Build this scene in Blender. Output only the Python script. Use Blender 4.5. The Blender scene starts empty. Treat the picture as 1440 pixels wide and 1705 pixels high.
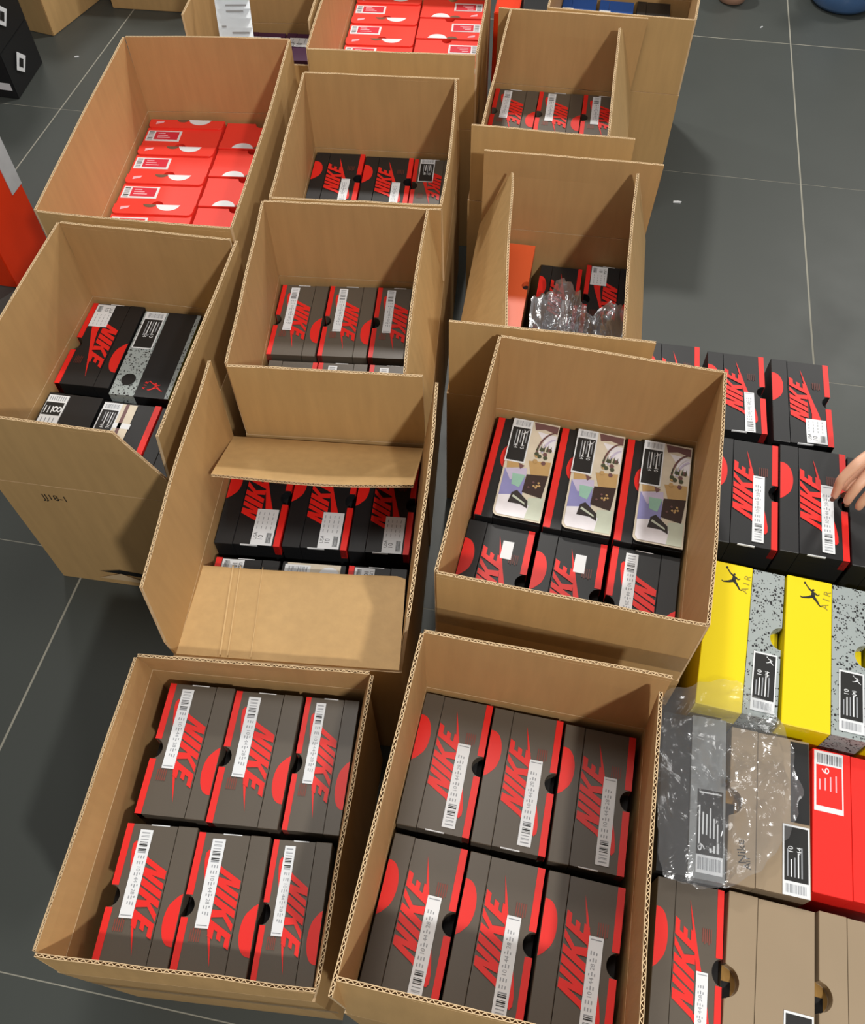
import bpy, bmesh, math, random
from mathutils import Vector, Matrix, noise
random.seed(7)
S = bpy.context.scene
COL = S.collection
R_ = math.radians

# ------------------------------------------------------------------ camera, light, exposure
cam = bpy.data.cameras.new('camera'); co = bpy.data.objects.new('camera', cam); COL.objects.link(co)
RX, RY, RZ = (0.982437, 0.186122, -0.013236), (0.147738, -0.819232, -0.554105), (-0.113975, 0.542418, -0.832341)
co.matrix_world = Matrix(((RX[0], -RY[0], -RZ[0], 0), (RX[1], -RY[1], -RZ[1], 0), (RX[2], -RY[2], -RZ[2], 1.64), (0, 0, 0, 1)))
cam.sensor_fit = 'HORIZONTAL'; cam.sensor_width = 36; cam.lens = 1442 / 1440 * 36; cam.clip_end = 60; cam.clip_start = .02
S.camera = co
vs = S.view_settings
vs.view_transform = 'Standard'; vs.look = 'None'; vs.gamma = 1; vs.use_curve_mapping = False; vs.exposure = -0.04
S.display_settings.display_device = 'sRGB'
S.cycles.max_bounces = 8; S.cycles.use_denoising = True
W = bpy.data.worlds.new('world'); S.world = W; W.use_nodes = True
bgn = W.node_tree.nodes['Background']; bgn.inputs[0].default_value = (1.0, .97, .93, 1); bgn.inputs[1].default_value = 0.24

def area(name, loc, target, size, power, col=(1, .965, .91), shape='DISK'):
    l = bpy.data.lights.new(name, 'AREA'); l.shape = shape; l.size = size; l.energy = power; l.color = col
    o = bpy.data.objects.new(name, l); COL.objects.link(o); o.location = loc
    o.rotation_euler = (Vector(target) - Vector(loc)).to_track_quat('-Z', 'Y').to_euler()
    return o
# front and back ceiling lamps at 2.82 m, where the shadows in the photograph place them
area('ceiling_lamp_front', (1.15, -1.15, 2.82), (0, 1.0, .4), .16, 64)
area('ceiling_lamp_back', (-.4, 3.6, 2.82), (0, 1.1, .4), .22, 58)
area('fill_light_overhead', (-.3, 1.3, 2.9), (-.2, 1.2, 0), .9, 20)  # added soft fill, lifts upward faces over the upright ones
area('ceiling_lamp_right', (2.4, 1.6, 2.82), (.3, 1.1, .3), .5, 9)
area('fill_light_far', (1.9, 4.6, 2.82), (.3, 2.6, 0), .5, 34)  # added fill to brighten the far end of the floor
area('fill_light_far_left', (-2.6, 3.9, 2.82), (-1.2, 2.4, 0), .5, 26)  # added fill for the far left of the floor

# ------------------------------------------------------------------ materials
MT = {}
def lin(c): return tuple(((v / 255) / 12.92 if v / 255 <= .04045 else ((v / 255 + .055) / 1.055) ** 2.4) for v in c)
def mat(name, rgb, rough=.5, var=.06, scale=14, bump=0, bscale=300, metal=0, spec=.5, coat=0):
    if name in MT: return MT[name]
    m = bpy.data.materials.new(name); m.use_nodes = True; nt = m.node_tree; b = nt.nodes['Principled BSDF']
    c = lin(rgb)
    b.inputs['Roughness'].default_value = rough; b.inputs['Metallic'].default_value = metal
    b.inputs['Specular IOR Level'].default_value = spec; b.inputs['Coat Weight'].default_value = coat
    tc = nt.nodes.new('ShaderNodeTexCoord'); nz = nt.nodes.new('ShaderNodeTexNoise'); nz.inputs['Scale'].default_value = scale; nz.inputs['Detail'].default_value = 4
    nt.links.new(tc.outputs['Object'], nz.inputs['Vector'])
    mx = nt.nodes.new('ShaderNodeMix'); mx.data_type = 'RGBA'
    mx.inputs['A'].default_value = (*[v * (1 - var) for v in c], 1); mx.inputs['B'].default_value = (*[min(1, v * (1 + var)) for v in c], 1)
    nt.links.new(nz.outputs['Fac'], mx.inputs['Factor']); nt.links.new(mx.outputs['Result'], b.inputs['Base Color'])
    if bump:
        n2 = nt.nodes.new('ShaderNodeTexNoise'); n2.inputs['Scale'].default_value = bscale; nt.links.new(tc.outputs['Object'], n2.inputs['Vector'])
        bp = nt.nodes.new('ShaderNodeBump'); bp.inputs['Strength'].default_value = bump; bp.inputs['Distance'].default_value = .001
        nt.links.new(n2.outputs['Fac'], bp.inputs['Height']); nt.links.new(bp.outputs['Normal'], b.inputs['Normal'])
    MT[name] = m; return m

def cardboard(name, rgb):
    if name in MT: return MT[name]
    m = mat(name, rgb, .62, .0, 5, spec=.35); nt = m.node_tree; b = nt.nodes['Principled BSDF']
    tc = [n for n in nt.nodes if n.type == 'TEX_COORD'][0]
    c = lin(rgb)
    big = nt.nodes.new('ShaderNodeTexNoise'); big.inputs['Scale'].default_value = 3.5; big.inputs['Detail'].default_value = 5
    fib = nt.nodes.new('ShaderNodeTexNoise'); fib.inputs['Scale'].default_value = 60; fib.inputs['Detail'].default_value = 3
    mp = nt.nodes.new('ShaderNodeMapping'); mp.inputs['Scale'].default_value = (1, 1, .12)
    for t in (big,): nt.links.new(tc.outputs['Object'], t.inputs['Vector'])
    nt.links.new(tc.outputs['Object'], mp.inputs['Vector']); nt.links.new(mp.outputs['Vector'], fib.inputs['Vector'])
    ad = nt.nodes.new('ShaderNodeMath'); ad.operation = 'ADD'; nt.links.new(big.outputs['Fac'], ad.inputs[0]); nt.links.new(fib.outputs['Fac'], ad.inputs[1])
    mr = nt.nodes.new('ShaderNodeMapRange'); mr.inputs['From Min'].default_value = .6; mr.inputs['From Max'].default_value = 1.4
    nt.links.new(ad.outputs[0], mr.inputs['Value'])
    mx = nt.nodes.new('ShaderNodeMix'); mx.data_type = 'RGBA'
    mx.inputs['A'].default_value = (*[v * .9 for v in c], 1); mx.inputs['B'].default_value = (*[v * 1.08 for v in c], 1)
    nt.links.new(mr.outputs[0], mx.inputs['Factor']); nt.links.new(mx.outputs['Result'], b.inputs['Base Color'])
    bp = nt.nodes.new('ShaderNodeBump'); bp.inputs['Strength'].default_value = .25; bp.inputs['Distance'].default_value = .002
    nt.links.new(ad.outputs[0], bp.inputs['Height']); nt.links.new(bp.outputs['Normal'], b.inputs['Normal'])
    return m
CB = cardboard('cardboard', (191, 156, 105)); CBI = cardboard('cardboard_inside', (184, 147, 98)); CBE = mat('cardboard_cut_edge', (214, 186, 146), .8)
CBK = mat('kraft_side', (176, 128, 84), .7)
BROWN = mat('box_umber', (88, 80, 70), .42, .05, bump=.05); BLACK = mat('box_black', (25, 26, 28), .46, .06); INK = mat('ink_black', (22, 22, 22), .6)
RED = mat('print_red', (228, 34, 27), .45, .03); REDD = mat('print_red_faint', (92, 44, 36), .5)
REDF = mat('print_red_faint_umber', (128, 62, 50), .5)
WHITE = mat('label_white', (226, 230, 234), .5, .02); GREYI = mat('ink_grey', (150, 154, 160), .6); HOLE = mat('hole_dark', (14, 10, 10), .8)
TISS = mat('tissue_brown', (150, 112, 50), .7)
ORED = mat('box_orange_red', (236, 58, 44), .5, .04); LRED = mat('label_red', (214, 40, 62), .5); PINK = mat('label_pink', (240, 180, 190), .5)
BRED = mat('box_bright_red', (240, 34, 24), .45, .03)
YEL = mat('box_yellow', (240, 216, 4), .38, .02); TAUPE = mat('finger_hole_taupe', (112, 84, 62), .7)
ORANGE = mat('box_orange', (228, 96, 50), .45, .04); DORANGE = mat('box_deep_orange', (224, 54, 8), .4, .08)
BEIGE = mat('box_beige', (156, 138, 114), .26, .05, spec=.6); GREY = mat('box_grey', (136, 140, 142), .4, .03); BLUE = mat('box_blue', (16, 84, 168), .5)
PURP = mat('box_purple', (64, 22, 62), .5)
SKIN = mat('skin', (226, 176, 148), .5, .06, 40); NAIL = mat('nail', (96, 62, 52), .3)
GLASS = mat('blue_glass', (70, 104, 150), .12, .1, spec=.8); POT = mat('terracotta', (196, 152, 128), .6)
GROUT = mat('grout', (150, 148, 136), .8, .12)
ART = {k: mat('art_' + k, v, .35, .12, 60) for k, v in dict(cream=(214, 204, 184), lilac=(196, 188, 214), violet=(142, 142, 194), green=(150, 194, 176), brown=(58, 42, 38), ochre=(190, 156, 104), maroon=(112, 80, 80), white=(232, 230, 236), dark=(52, 46, 44), mint=(200, 208, 190), leaf=(72, 80, 60)).items()}

def cement():
    m = mat('box_cement', (158, 168, 168), .45, .03); nt = m.node_tree; b = nt.nodes['Principled BSDF']
    tc = [n for n in nt.nodes if n.type == 'TEX_COORD'][0]; src = b.inputs['Base Color'].links[0].from_socket
    for sc, th in ((150, .27), (300, .30)):
        mp = nt.nodes.new('ShaderNodeTexVoronoi'); mp.inputs['Scale'].default_value = sc
        n2 = nt.nodes.new('ShaderNodeTexNoise'); n2.inputs['Scale'].default_value = sc * .35; n2.inputs['Detail'].default_value = 2
        nt.links.new(tc.outputs['Object'], mp.inputs['Vector']); nt.links.new(tc.outputs['Object'], n2.inputs['Vector'])
        m1 = nt.nodes.new('ShaderNodeMath'); m1.operation = 'LESS_THAN'; m1.inputs[1].default_value = th
        m2 = nt.nodes.new('ShaderNodeMath'); m2.operation = 'GREATER_THAN'; m2.inputs[1].default_value = .47
        m3 = nt.nodes.new('ShaderNodeMath'); m3.operation = 'MULTIPLY'
        nt.links.new(mp.outputs['Distance'], m1.inputs[0]); nt.links.new(n2.outputs['Fac'], m2.inputs[0]); nt.links.new(m1.outputs[0], m3.inputs[0]); nt.links.new(m2.outputs[0], m3.inputs[1])
        mx = nt.nodes.new('ShaderNodeMix'); mx.data_type = 'RGBA'; mx.inputs['B'].default_value = (.012, .012, .014, 1)
        nt.links.new(m3.outputs[0], mx.inputs['Factor']); nt.links.new(src, mx.inputs['A']); nt.links.new(mx.outputs['Result'], b.inputs['Base Color']); src = mx.outputs['Result']
    return m
CEM = cement()

def plastic(name, tint, alpha, rough=.12, gmax=.45, bump=.5, gmin=.03):
    m = bpy.data.materials.new(name); m.use_nodes = True; nt = m.node_tree; nt.nodes.clear()
    out = nt.nodes.new('ShaderNodeOutputMaterial'); tr = nt.nodes.new('ShaderNodeBsdfTransparent'); tr.inputs[0].default_value = (.96, .97, .98, 1)
    gl = nt.nodes.new('ShaderNodeBsdfGlossy'); gl.inputs[0].default_value = (.9, .92, .95, 1); gl.inputs[1].default_value = rough
    df = nt.nodes.new('ShaderNodeBsdfTranslucent'); df.inputs[0].default_value = (*tint, 1)
    d2 = nt.nodes.new('ShaderNodeBsdfDiffuse'); d2.inputs[0].default_value = (*tint, 1)
    lw = nt.nodes.new('ShaderNodeLayerWeight'); lw.inputs[0].default_value = .35
    m1 = nt.nodes.new('ShaderNodeMixShader'); m2 = nt.nodes.new('ShaderNodeMixShader'); m0 = nt.nodes.new('ShaderNodeMixShader'); m0.inputs[0].default_value = .5
    m1.inputs[0].default_value = alpha
    L = nt.links.new
    L(df.outputs[0], m0.inputs[1]); L(d2.outputs[0], m0.inputs[2])
    L(tr.outputs[0], m1.inputs[1]); L(m0.outputs[0], m1.inputs[2]); L(m1.outputs[0], m2.inputs[1]); L(gl.outputs[0], m2.inputs[2])
    mr = nt.nodes.new('ShaderNodeMapRange'); mr.inputs['To Min'].default_value = gmin; mr.inputs['To Max'].default_value = gmax
    L(lw.outputs['Fresnel'], mr.inputs['Value']); L(mr.outputs[0], m2.inputs[0]); L(m2.outputs[0], out.inputs[0])
    tc = nt.nodes.new('ShaderNodeTexCoord'); nz = nt.nodes.new('ShaderNodeTexNoise'); nz.inputs['Scale'].default_value = 14; nz.inputs['Detail'].default_value = 5; nz.inputs['Distortion'].default_value = 1.2
    bp = nt.nodes.new('ShaderNodeBump'); bp.inputs['Distance'].default_value = .012; bp.inputs['Strength'].default_value = bump
    L(tc.outputs['Object'], nz.inputs['Vector']); L(nz.outputs['Fac'], bp.inputs['Height']); L(bp.outputs['Normal'], gl.inputs['Normal']); L(bp.outputs['Normal'], lw.inputs['Normal'])
    return m
FILM = plastic('clear_plastic_film', (.72, .74, .78), .15, .16)
FILM2 = plastic('grey_plastic_film', (.52, .54, .58), .5, .16, .85, .9, .3)
TAPE = plastic('packing_tape', (.8, .7, .5), .05, .2)

# ------------------------------------------------------------------ mesh helpers
class B:
    def __init__(s): s.bm = bmesh.new(); s.mats = []
    def mi(s, m):
        if m not in s.mats: s.mats.append(m)
        return s.mats.index(m)
    def face(s, pts, m):
        vs_ = [s.bm.verts.new(p) for p in pts]
        try: f = s.bm.faces.new(vs_); f.material_index = s.mi(m); return f
        except ValueError: return None
    def prism(s, poly, z0, z1, m, mtop=None):
        lo = [s.bm.verts.new((x, y, z0)) for x, y in poly]; hi = [s.bm.verts.new((x, y, z1)) for x, y in poly]
        n = len(poly); i = s.mi(m); j = s.mi(mtop or m)
        f = s.bm.faces.new(list(reversed(lo))); f.material_index = i
        f = s.bm.faces.new(hi); f.material_index = j
        for k in range(n):
            f = s.bm.faces.new((lo[k], lo[(k + 1) % n], hi[(k + 1) % n], hi[k])); f.material_index = i
    def box(s, x0, x1, y0, y1, z0, z1, m): s.prism([(x0, y0), (x1, y0), (x1, y1), (x0, y1)], z0, z1, m)
    def flat(s, poly, z, m): return s.face([(x, y, z) for x, y in poly], m)
    def rect(s, x0, x1, y0, y1, z, m): return s.flat([(x0, y0), (x1, y0), (x1, y1), (x0, y1)], z, m)
    def add_mesh(s, me, M, m):
        n0 = len(s.bm.verts); nf = len(s.bm.faces); s.bm.from_mesh(me); s.bm.verts.ensure_lookup_table(); s.bm.faces.ensure_lookup_table()
        for v in s.bm.verts[n0:]: v.co = M @ v.co
        i = s.mi(m)
        for f in s.bm.faces[nf:]: f.material_index = i
    def mesh(s, name, smooth=False):
        me = bpy.data.meshes.new(name); s.bm.normal_update(); s.bm.to_mesh(me); s.bm.free()
        for m in s.mats: me.materials.append(m)
        if smooth:
            for p in me.polygons: p.use_smooth = True
        return me
def link(name, me, parent=None, loc=None, rz=None):
    o = bpy.data.objects.new(name, me); COL.objects.link(o)
    if parent: o.parent = parent
    if loc is not None: o.location = loc
    if rz is not None: o.rotation_euler[2] = rz
    return o
def tag(o, label=None, cat=None, group=None, kind=None):
    for k, v in (('label', label), ('category', cat), ('group', group), ('kind', kind)):
        if v: o[k] = v
    return o
def thing(name, label, cat, loc=(0, 0, 0), rz=0, group=None):
    o = bpy.data.objects.new(name, None); COL.objects.link(o); o.location = loc; o.rotation_euler[2] = rz; o.empty_display_size = .05
    return tag(o, label, cat, group)

TXT = {}
def text_mesh(s):
    if s not in TXT:
        c = bpy.data.curves.new('t', 'FONT'); c.body = s; c.size = 1; c.align_x = 'CENTER'; c.align_y = 'CENTER'; c.resolution_u = 3
        o = bpy.data.objects.new('t', c); COL.objects.link(o); dg = bpy.context.evaluated_depsgraph_get()
        TXT[s] = bpy.data.meshes.new_from_object(o.evaluated_get(dg)); bpy.data.objects.remove(o)
    return TXT[s]
def put_text(b, s, x, y, z, size, m, ang=0, bold=1.0):
    M = Matrix.Translation((x, y, z)) @ Matrix.Rotation(ang, 4, 'Z') @ Matrix.Diagonal((size * bold, size, 1, 1))
    b.add_mesh(text_mesh(s), M, m)

# ------------------------------------------------------------------ floor
fl = B(); fl.box(-6, 6, -2.5, 8.9, -.06, -.0005, GROUT)
floor = tag(link('floor', fl.mesh('floor')), kind='structure')
TILE = mat('floor_tile', (69, 73, 70), .38, .10, 2.2, bump=.06, bscale=60, spec=.4)
nt = TILE.node_tree; b_ = nt.nodes['Principled BSDF']; tc_ = [n for n in nt.nodes if n.type == 'TEX_COORD'][0]
nn = nt.nodes.new('ShaderNodeTexNoise'); nn.inputs['Scale'].default_value = 5; nn.inputs['Detail'].default_value = 8; nt.links.new(tc_.outputs['Object'], nn.inputs['Vector'])
mr_ = nt.nodes.new('ShaderNodeMapRange'); mr_.inputs['To Min'].default_value = .36; mr_.inputs['To Max'].default_value = .56; nt.links.new(nn.outputs['Fac'], mr_.inputs['Value']); nt.links.new(mr_.outputs[0], b_.inputs['Roughness'])
tiles = {}
xs = [.647 + .797 * k for k in range(-5, 4)]; ys = [.825 + .8037 * k for k in range(-2, 8)]
for i in range(len(xs) - 1):
    for j in range(len(ys) - 1):
        gy0 = .0022 if abs(ys[j] - 3.236) < .05 else .0011; gy1 = .0022 if abs(ys[j + 1] - 3.236) < .05 else .0011
        key = (gy0, gy1)
        if key not in tiles:
            t = B(); t.box(.0024, .797 - .0024, gy0, .8037 - gy1, -.010, 0, TILE); tiles[key] = t.mesh('tile')
        link('tile', tiles[key], floor, (xs[i], ys[j], 0))

wl = B(); wl.box(-6, 6, 8.9, 9.0, -.002, 3.4, mat('wall_paint', (150, 148, 142), .8)); tag(link('wall_far', wl.mesh('wall_far')), kind='structure')

# ------------------------------------------------------------------ cardboard cartons
T = .005
def lerp(a, b, t): return a + (b - a) * t
def flap(parent, P0, P1, Q0, Q1, vtop=((0, 1), (1, 1)), flute=True, bow=0, name='flap', seed=0, thick=T, label=None):
    P0, P1, Q0, Q1 = [Vector(p) for p in (P0, P1, Q0, Q1)]
    L = (P1 - P0).length; Hh = ((Q0 + Q1) / 2 - (P0 + P1) / 2).length
    n = (P1 - P0).cross((Q0 + Q1) / 2 - P0).normalized()
    def vt(u):
        for (a, va), (c, vc) in zip(vtop, vtop[1:]):
            if a <= u <= c + 1e-9: return lerp(va, vc, (u - a) / max(c - a, 1e-9))
        return vtop[-1][1]
    def P(u, v, w):
        p = lerp(lerp(P0, P1, u), lerp(Q0, Q1, u), v)
        off = bow * v * math.sin(math.pi * u) + .0025 * v * noise.noise(Vector((u * 3 + seed, v * 2, seed * 1.7)))
        return p + n * (w * thick + off)
    b = B(); rec = .008 / Hh
    us = sorted(set([i / 14 for i in range(15)] + [a for a, _ in vtop]))
    vsn = (0, .35, .7, 1)
    def strip(w, m, mtop=lambda u: vt(u), v0=0):
        for a, c in zip(us, us[1:]):
            for va, vb in zip(vsn, vsn[1:]):
                f = lambda u, v: P(u, lerp(v0, mtop(u), v), w)
                b.face([f(a, va), f(c, va), f(c, vb), f(a, vb)], m)
    strip(.5, CB); strip(-.5, CBI)
    top = (lambda u: max(vt(u) - rec, .01)) if flute else vt
    for a, c in zip(us, us[1:]):
        b.face([P(a, 0, -.5), P(c, 0, -.5), P(c, 0, .5), P(a, 0, .5)], CBE)
        b.face([P(a, top(a), -.5), P(c, top(c), -.5), P(c, top(c), .5), P(a, top(a), .5)], CBE)
        if flute:
            for w0, w1 in ((.5, .34), (-.5, -.34)):
                b.face([P(a, vt(a), w0), P(c, vt(c), w0), P(c, vt(c), w1), P(a, vt(a), w1)], CBE)
                b.face([P(a, vt(a), w1), P(c, vt(c), w1), P(c, top(c), w1), P(a, top(a), w1)], CBE)
    for u in (0, 1):
        b.face([P(u, 0, -.5), P(u, vt(u), -.5), P(u, vt(u), .5), P(u, 0, .5)], CBE)
    if flute:
        N = max(6, int(L / .0042))
        for k in range(N):
            a, c = k / N, (k + 1) / N; wa, wc = (.36, -.36) if k % 2 else (-.36, .36)
            b.face([P(a, top(a), wa), P(c, top(c), wc), P(c, vt(c) - .0004 / Hh, wc), P(a, vt(a) - .0004 / Hh, wa)], CBE)
            e = .13
            b.face([P(a, vt(a) - .0003 / Hh, wa - e), P(c, vt(c) - .0003 / Hh, wc - e), P(c, vt(c) - .0003 / Hh, wc + e), P(a, vt(a) - .0003 / Hh, wa + e)], CBE)
    bmesh.ops.remove_doubles(b.bm, verts=b.bm.verts, dist=1e-5)
    o = link(name, b.mesh(name), parent)
    if label: o['label'] = label
    return o

def offset_in(q, t):
    c = sum(q, Vector((0, 0))) / 4; out = []
    n = len(q)
    for i in range(n):
        a, b, d = q[i - 1], q[i], q[(i + 1) % n]
        e1 = (b - a).normalized(); e2 = (d - b).normalized()
        out.append(b + (e2 - e1).normalized() * t * 1.4142)
    return out
HC = .36
def carton(label, FL, FR, BR, BL, group=None, h=HC, cat='carton'):
    q = [Vector(p) for p in (FL, FR, BR, BL)]; o0 = (q[0] + q[1] + q[2] + q[3]) / 4
    t = thing('cardboard_carton', label, cat, (o0.x, o0.y, 0), 0, group)
    q = [p - o0 for p in q]; t['_q'] = 0
    qi = offset_in(q, T); b = B(); bm = b.bm
    def ring(qq, z): return [bm.verts.new((p.x, p.y, z)) for p in qq]
    lo, hi, hin, lin_ = ring(q, .0005), ring(q, h), ring(qi, h), ring(qi, .006)
    iw, ie, ii = b.mi(CB), b.mi(CBE), b.mi(CBI)
    for k in range(4):
        m = (k + 1) % 4
        bm.faces.new((lo[k], lo[m], hi[m], hi[k])).material_index = iw
        bm.faces.new((hi[k], hi[m], hin[m], hin[k])).material_index = ie
        bm.faces.new((hin[k], hin[m], lin_[m], lin_[k])).material_index = ii
    bm.faces.new(list(reversed(lo))).material_index = iw; bm.faces.new(lin_).material_index = ii
    link('carton_body', b.mesh('carton_body'), t)
    del t['_q']
    return t, o0, q
def side_flap(c, side, tops, **k):
    """tops: two world points of the free edge, in the order of the hinge corners"""
    t, o0, q = c
    a, b = {'F': (0, 1), 'R': (1, 2), 'B': (2, 3), 'L': (3, 0)}[side]
    pa, pb = q[a], q[b]; cen = Vector((0, 0)); d = (pb - pa).normalized(); inn = Vector((-d.y, d.x))
    z = k.pop('zh', HC + .0016)
    P0 = pa + d * .004 + inn * T / 2; P1 = pb - d * .004 + inn * T / 2
    o3 = Vector((o0.x, o0.y, 0))
    return flap(t, (P0.x, P0.y, z), (P1.x, P1.y, z), Vector(tops[0]) - o3, Vector(tops[1]) - o3, **k)
def up(c, side, out0=0, out1=None, z=.55, ext=(0, 0), **k):
    """flap standing up from its crease, leaning out by out0 / out1 metres at its two ends"""
    t, o0, q = c; out1 = out0 if out1 is None else out1
    a, b = {'F': (0, 1), 'R': (1, 2), 'B': (2, 3), 'L': (3, 0)}[side]
    pa, pb = q[a] + o0, q[b] + o0; d = (pb - pa).normalized(); ou = Vector((d.y, -d.x))
    A = pa + d * (.004 + ext[0]) + ou * (out0 - T / 2); Bp = pb - d * (.004 + ext[1]) + ou * (out1 - T / 2)
    return side_flap(c, side, ((A.x, A.y, z), (Bp.x, Bp.y, z)), seed=abs(hash((round(pa.x, 3), side))) % 97 * .37, **k)

K1 = carton('large carton at upper left packed with two columns of orange-red shoe boxes', (-1.060, 1.275), (-.655, 1.29), (-.735, 1.985), (-1.136, 1.93))
for s, o in (('F', 0), ('R', 0), ('B', 0), ('L', .002)): up(K1, s, o, bow=.004)
K2 = carton('carton marked JJ18-1 in black handwriting, standing at the left edge', (-.985, .762), (-.632, .771), (-.645, 1.262), (-1.0, 1.255))
up(K2, 'L', .002); up(K2, 'B', 0); up(K2, 'R', .02, .012)
up(K2, 'F', -.001, .002, vtop=((0, 1), (.8, 1), (1, .36)), ext=(0, -.02))
K3 = carton('carton behind the large left carton, with a long paper shipping sheet hanging in it', (-1.035, 2.045), (-.715, 2.067), (-.755, 2.43), (-1.065, 2.39))
up(K3, 'L', .0); up(K3, 'B', .0); up(K3, 'R', .004); up(K3, 'F', .0, z=.44)
K4 = carton('carton at top centre packed with orange-red shoe boxes, plain flap standing in front', (-.688, 1.945), (-.285, 1.984), (-.352, 2.715), (-.757, 2.68))
up(K4, 'F', .002); up(K4, 'R', .002, bow=.006); up(K4, 'L', .0); up(K4, 'B', 0)
K5 = carton('carton in the centre column holding three sneaker boxes, two black and one umber', (-.611, 1.394), (-.262, 1.428), (-.305, 1.882), (-.668, 1.85))
up(K5, 'F', 0); up(K5, 'R', -.004, -.01, bow=.006); up(K5, 'B', 0); up(K5, 'L', .0, .002)
K6 = carton('carton in the middle of the centre column with umber sneaker boxes labelled in white', (-.556, .945), (-.213, .981), (-.262, 1.421), (-.624, 1.386))
up(K6, 'F', .004, .004); up(K6, 'R', -.034, -.028, bow=-.004); up(K6, 'B', 0); up(K6, 'L', 0)
K7 = carton('carton with its front and back flaps folded inwards over black sneaker boxes', (-.533, .487), (-.166, .525), (-.214, .97), (-.58, .935))
side_flap(K7, 'L', ((-.585, .95, .55), (-.540, .481, .55)), vtop=((0, 1), (.93, .93), (1, .25)), bow=.004, seed=3)
side_flap(K7, 'B', ((-.204, .818, .452), (-.548, .782, .452)), bow=-.006, seed=5, label='flap folded forwards over the boxes')
side_flap(K7, 'F', ((-.570, .66, .345), (-.196, .70, .352)), bow=-.004, seed=6, vtop=((0, 1), (.96, 1), (1, .97)), label='flap folded flat over the boxes')
up(K7, 'R', .018, .026, bow=.006)
CBC = mat('cardboard_crease', (204, 170, 118), .6)
bq = B(); o7 = Vector((K7[1].x, K7[1].y, 0)); h0, h1, e0, e1 = [Vector(p) - o7 for p in ((-.529, .489, .3685), (-.170, .526, .3685), (-.570, .66, .3505), (-.196, .70, .3575))]
for ua, ub in ((.20, .207), (.235, .240), (.34, .343)):
    for k in range(6):
        f = lambda u_, v_: lerp(lerp(h0, h1, u_), lerp(e0, e1, u_), v_) + Vector((0, 0, -.0035 * math.sin(math.pi * u_) * v_))
        bq.face([f(ua, k / 6 + .02), f(ub, k / 6 + .02), f(ub, k / 6 + .185), f(ua, k / 6 + .185)], CBC)
cr = link('crease', bq.mesh('crease'), K7[0]); cr['kind'] = 'stuff'
K8 = carton('nearest carton at lower left, holding six umber sneaker boxes in two rows', (-.526, .03), (-.183, .06), (-.212, .492), (-.562, .463))
side_flap(K8, 'F', ((-.5385, .042, .42), (-.177, .070, .42)), seed=8); side_flap(K8, 'R', ((-.177, .074, .42), (-.202, .487, .425)), seed=9)
side_flap(K8, 'B', ((-.206, .492, .42), (-.563, .456, .42)), seed=10); side_flap(K8, 'L', ((-.565, .452, .42), (-.541, .046, .42)), seed=11)
K9 = carton('tall-flapped carton at top right holding blue boxes and a dark box', (-.150, 2.225), (.212, 2.222), (.235, 2.72), (-.14, 2.72))
up(K9, 'F', .0); up(K9, 'L', .0); up(K9, 'R', .0, .0, bow=.006); up(K9, 'B', 0)
K10 = carton('carton in the right column with three umber sneaker boxes below a tall flap', (-.257, 1.707), (.1, 1.712), (.09, 2.214), (-.270, 2.208))
up(K10, 'F', 0); up(K10, 'B', .002, ext=(-.012, 0)); up(K10, 'L', -.032, -.026); up(K10, 'R', -.058, -.056, vtop=((0, 1), (.9, 1), (1, .82)))
K11 = carton('half-empty carton in the right column with an orange box and crumpled plastic inside', (-.2, 1.113), (.17, 1.123), (.157, 1.635), (-.216, 1.625))
up(K11, 'F', 0); up(K11, 'B', .002, ext=(-.006, 0))
side_flap(K11, 'L', ((-.143, 1.585, .535), (-.093, 1.118, .53)), vtop=((0, .97), (.08, 1), (1, 1)), bow=.004, seed=12)
side_flap(K11, 'R', ((.110, 1.132, .548), (.108, 1.60, .548)), bow=-.003, seed=13)
K12 = carton('carton at centre right with three picture-lidded boxes in its back row', (-.128, .607), (.264, .590), (.286, 1.08), (-.104, 1.097))
for s in 'FRBL': up(K12, s, 0, bow=.003 if s == 'R' else 0)
K13 = carton('nearest carton at bottom centre, holding six umber sneaker boxes with dark thumb holes', (-.143, .055), (.214, .048), (.220, .507), (-.128, .514))
up(K13, 'L', 0); up(K13, 'B', .002); up(K13, 'R', -.016, -.016, ext=(.0, .02)); up(K13, 'F', -.02, -.02)

# handwriting on the front of one carton, tear at its foot
def front_print(c, items, name, y_off=-.0008):
    t, o0, q = c; d = (q[1] - q[0]).normalized(); ang = math.atan2(d.y, d.x)
    b = B()
    for s, x, z, size in items: b.add_mesh(text_mesh(s), Matrix.Translation((x, 0, z)) @ Matrix.Rotation(R_(90), 4, 'X') @ Matrix.Diagonal((size * .85, size, 1, 1)), INK)
    o = link(name, b.mesh(name), t, (q[0].x - d.y * y_off * -1, q[0].y + y_off, 0), ang); return o
front_print(K2, [('JJ18-1', .108, .322, .026)], 'handwriting')
b = B(); b.face([(.10, -.001, .05), (.19, -.001, .045), (.205, -.001, .06), (.15, -.001, .066)], INK); b.face([(.09, -.0015, .02), (.21, -.0015, .02), (.15, -.004, .055)], CBE)
link('tear', b.mesh('tear'), K2[0], K2[2][0].to_3d() + Vector((0, 0, 0)), R_(1.5))
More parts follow.
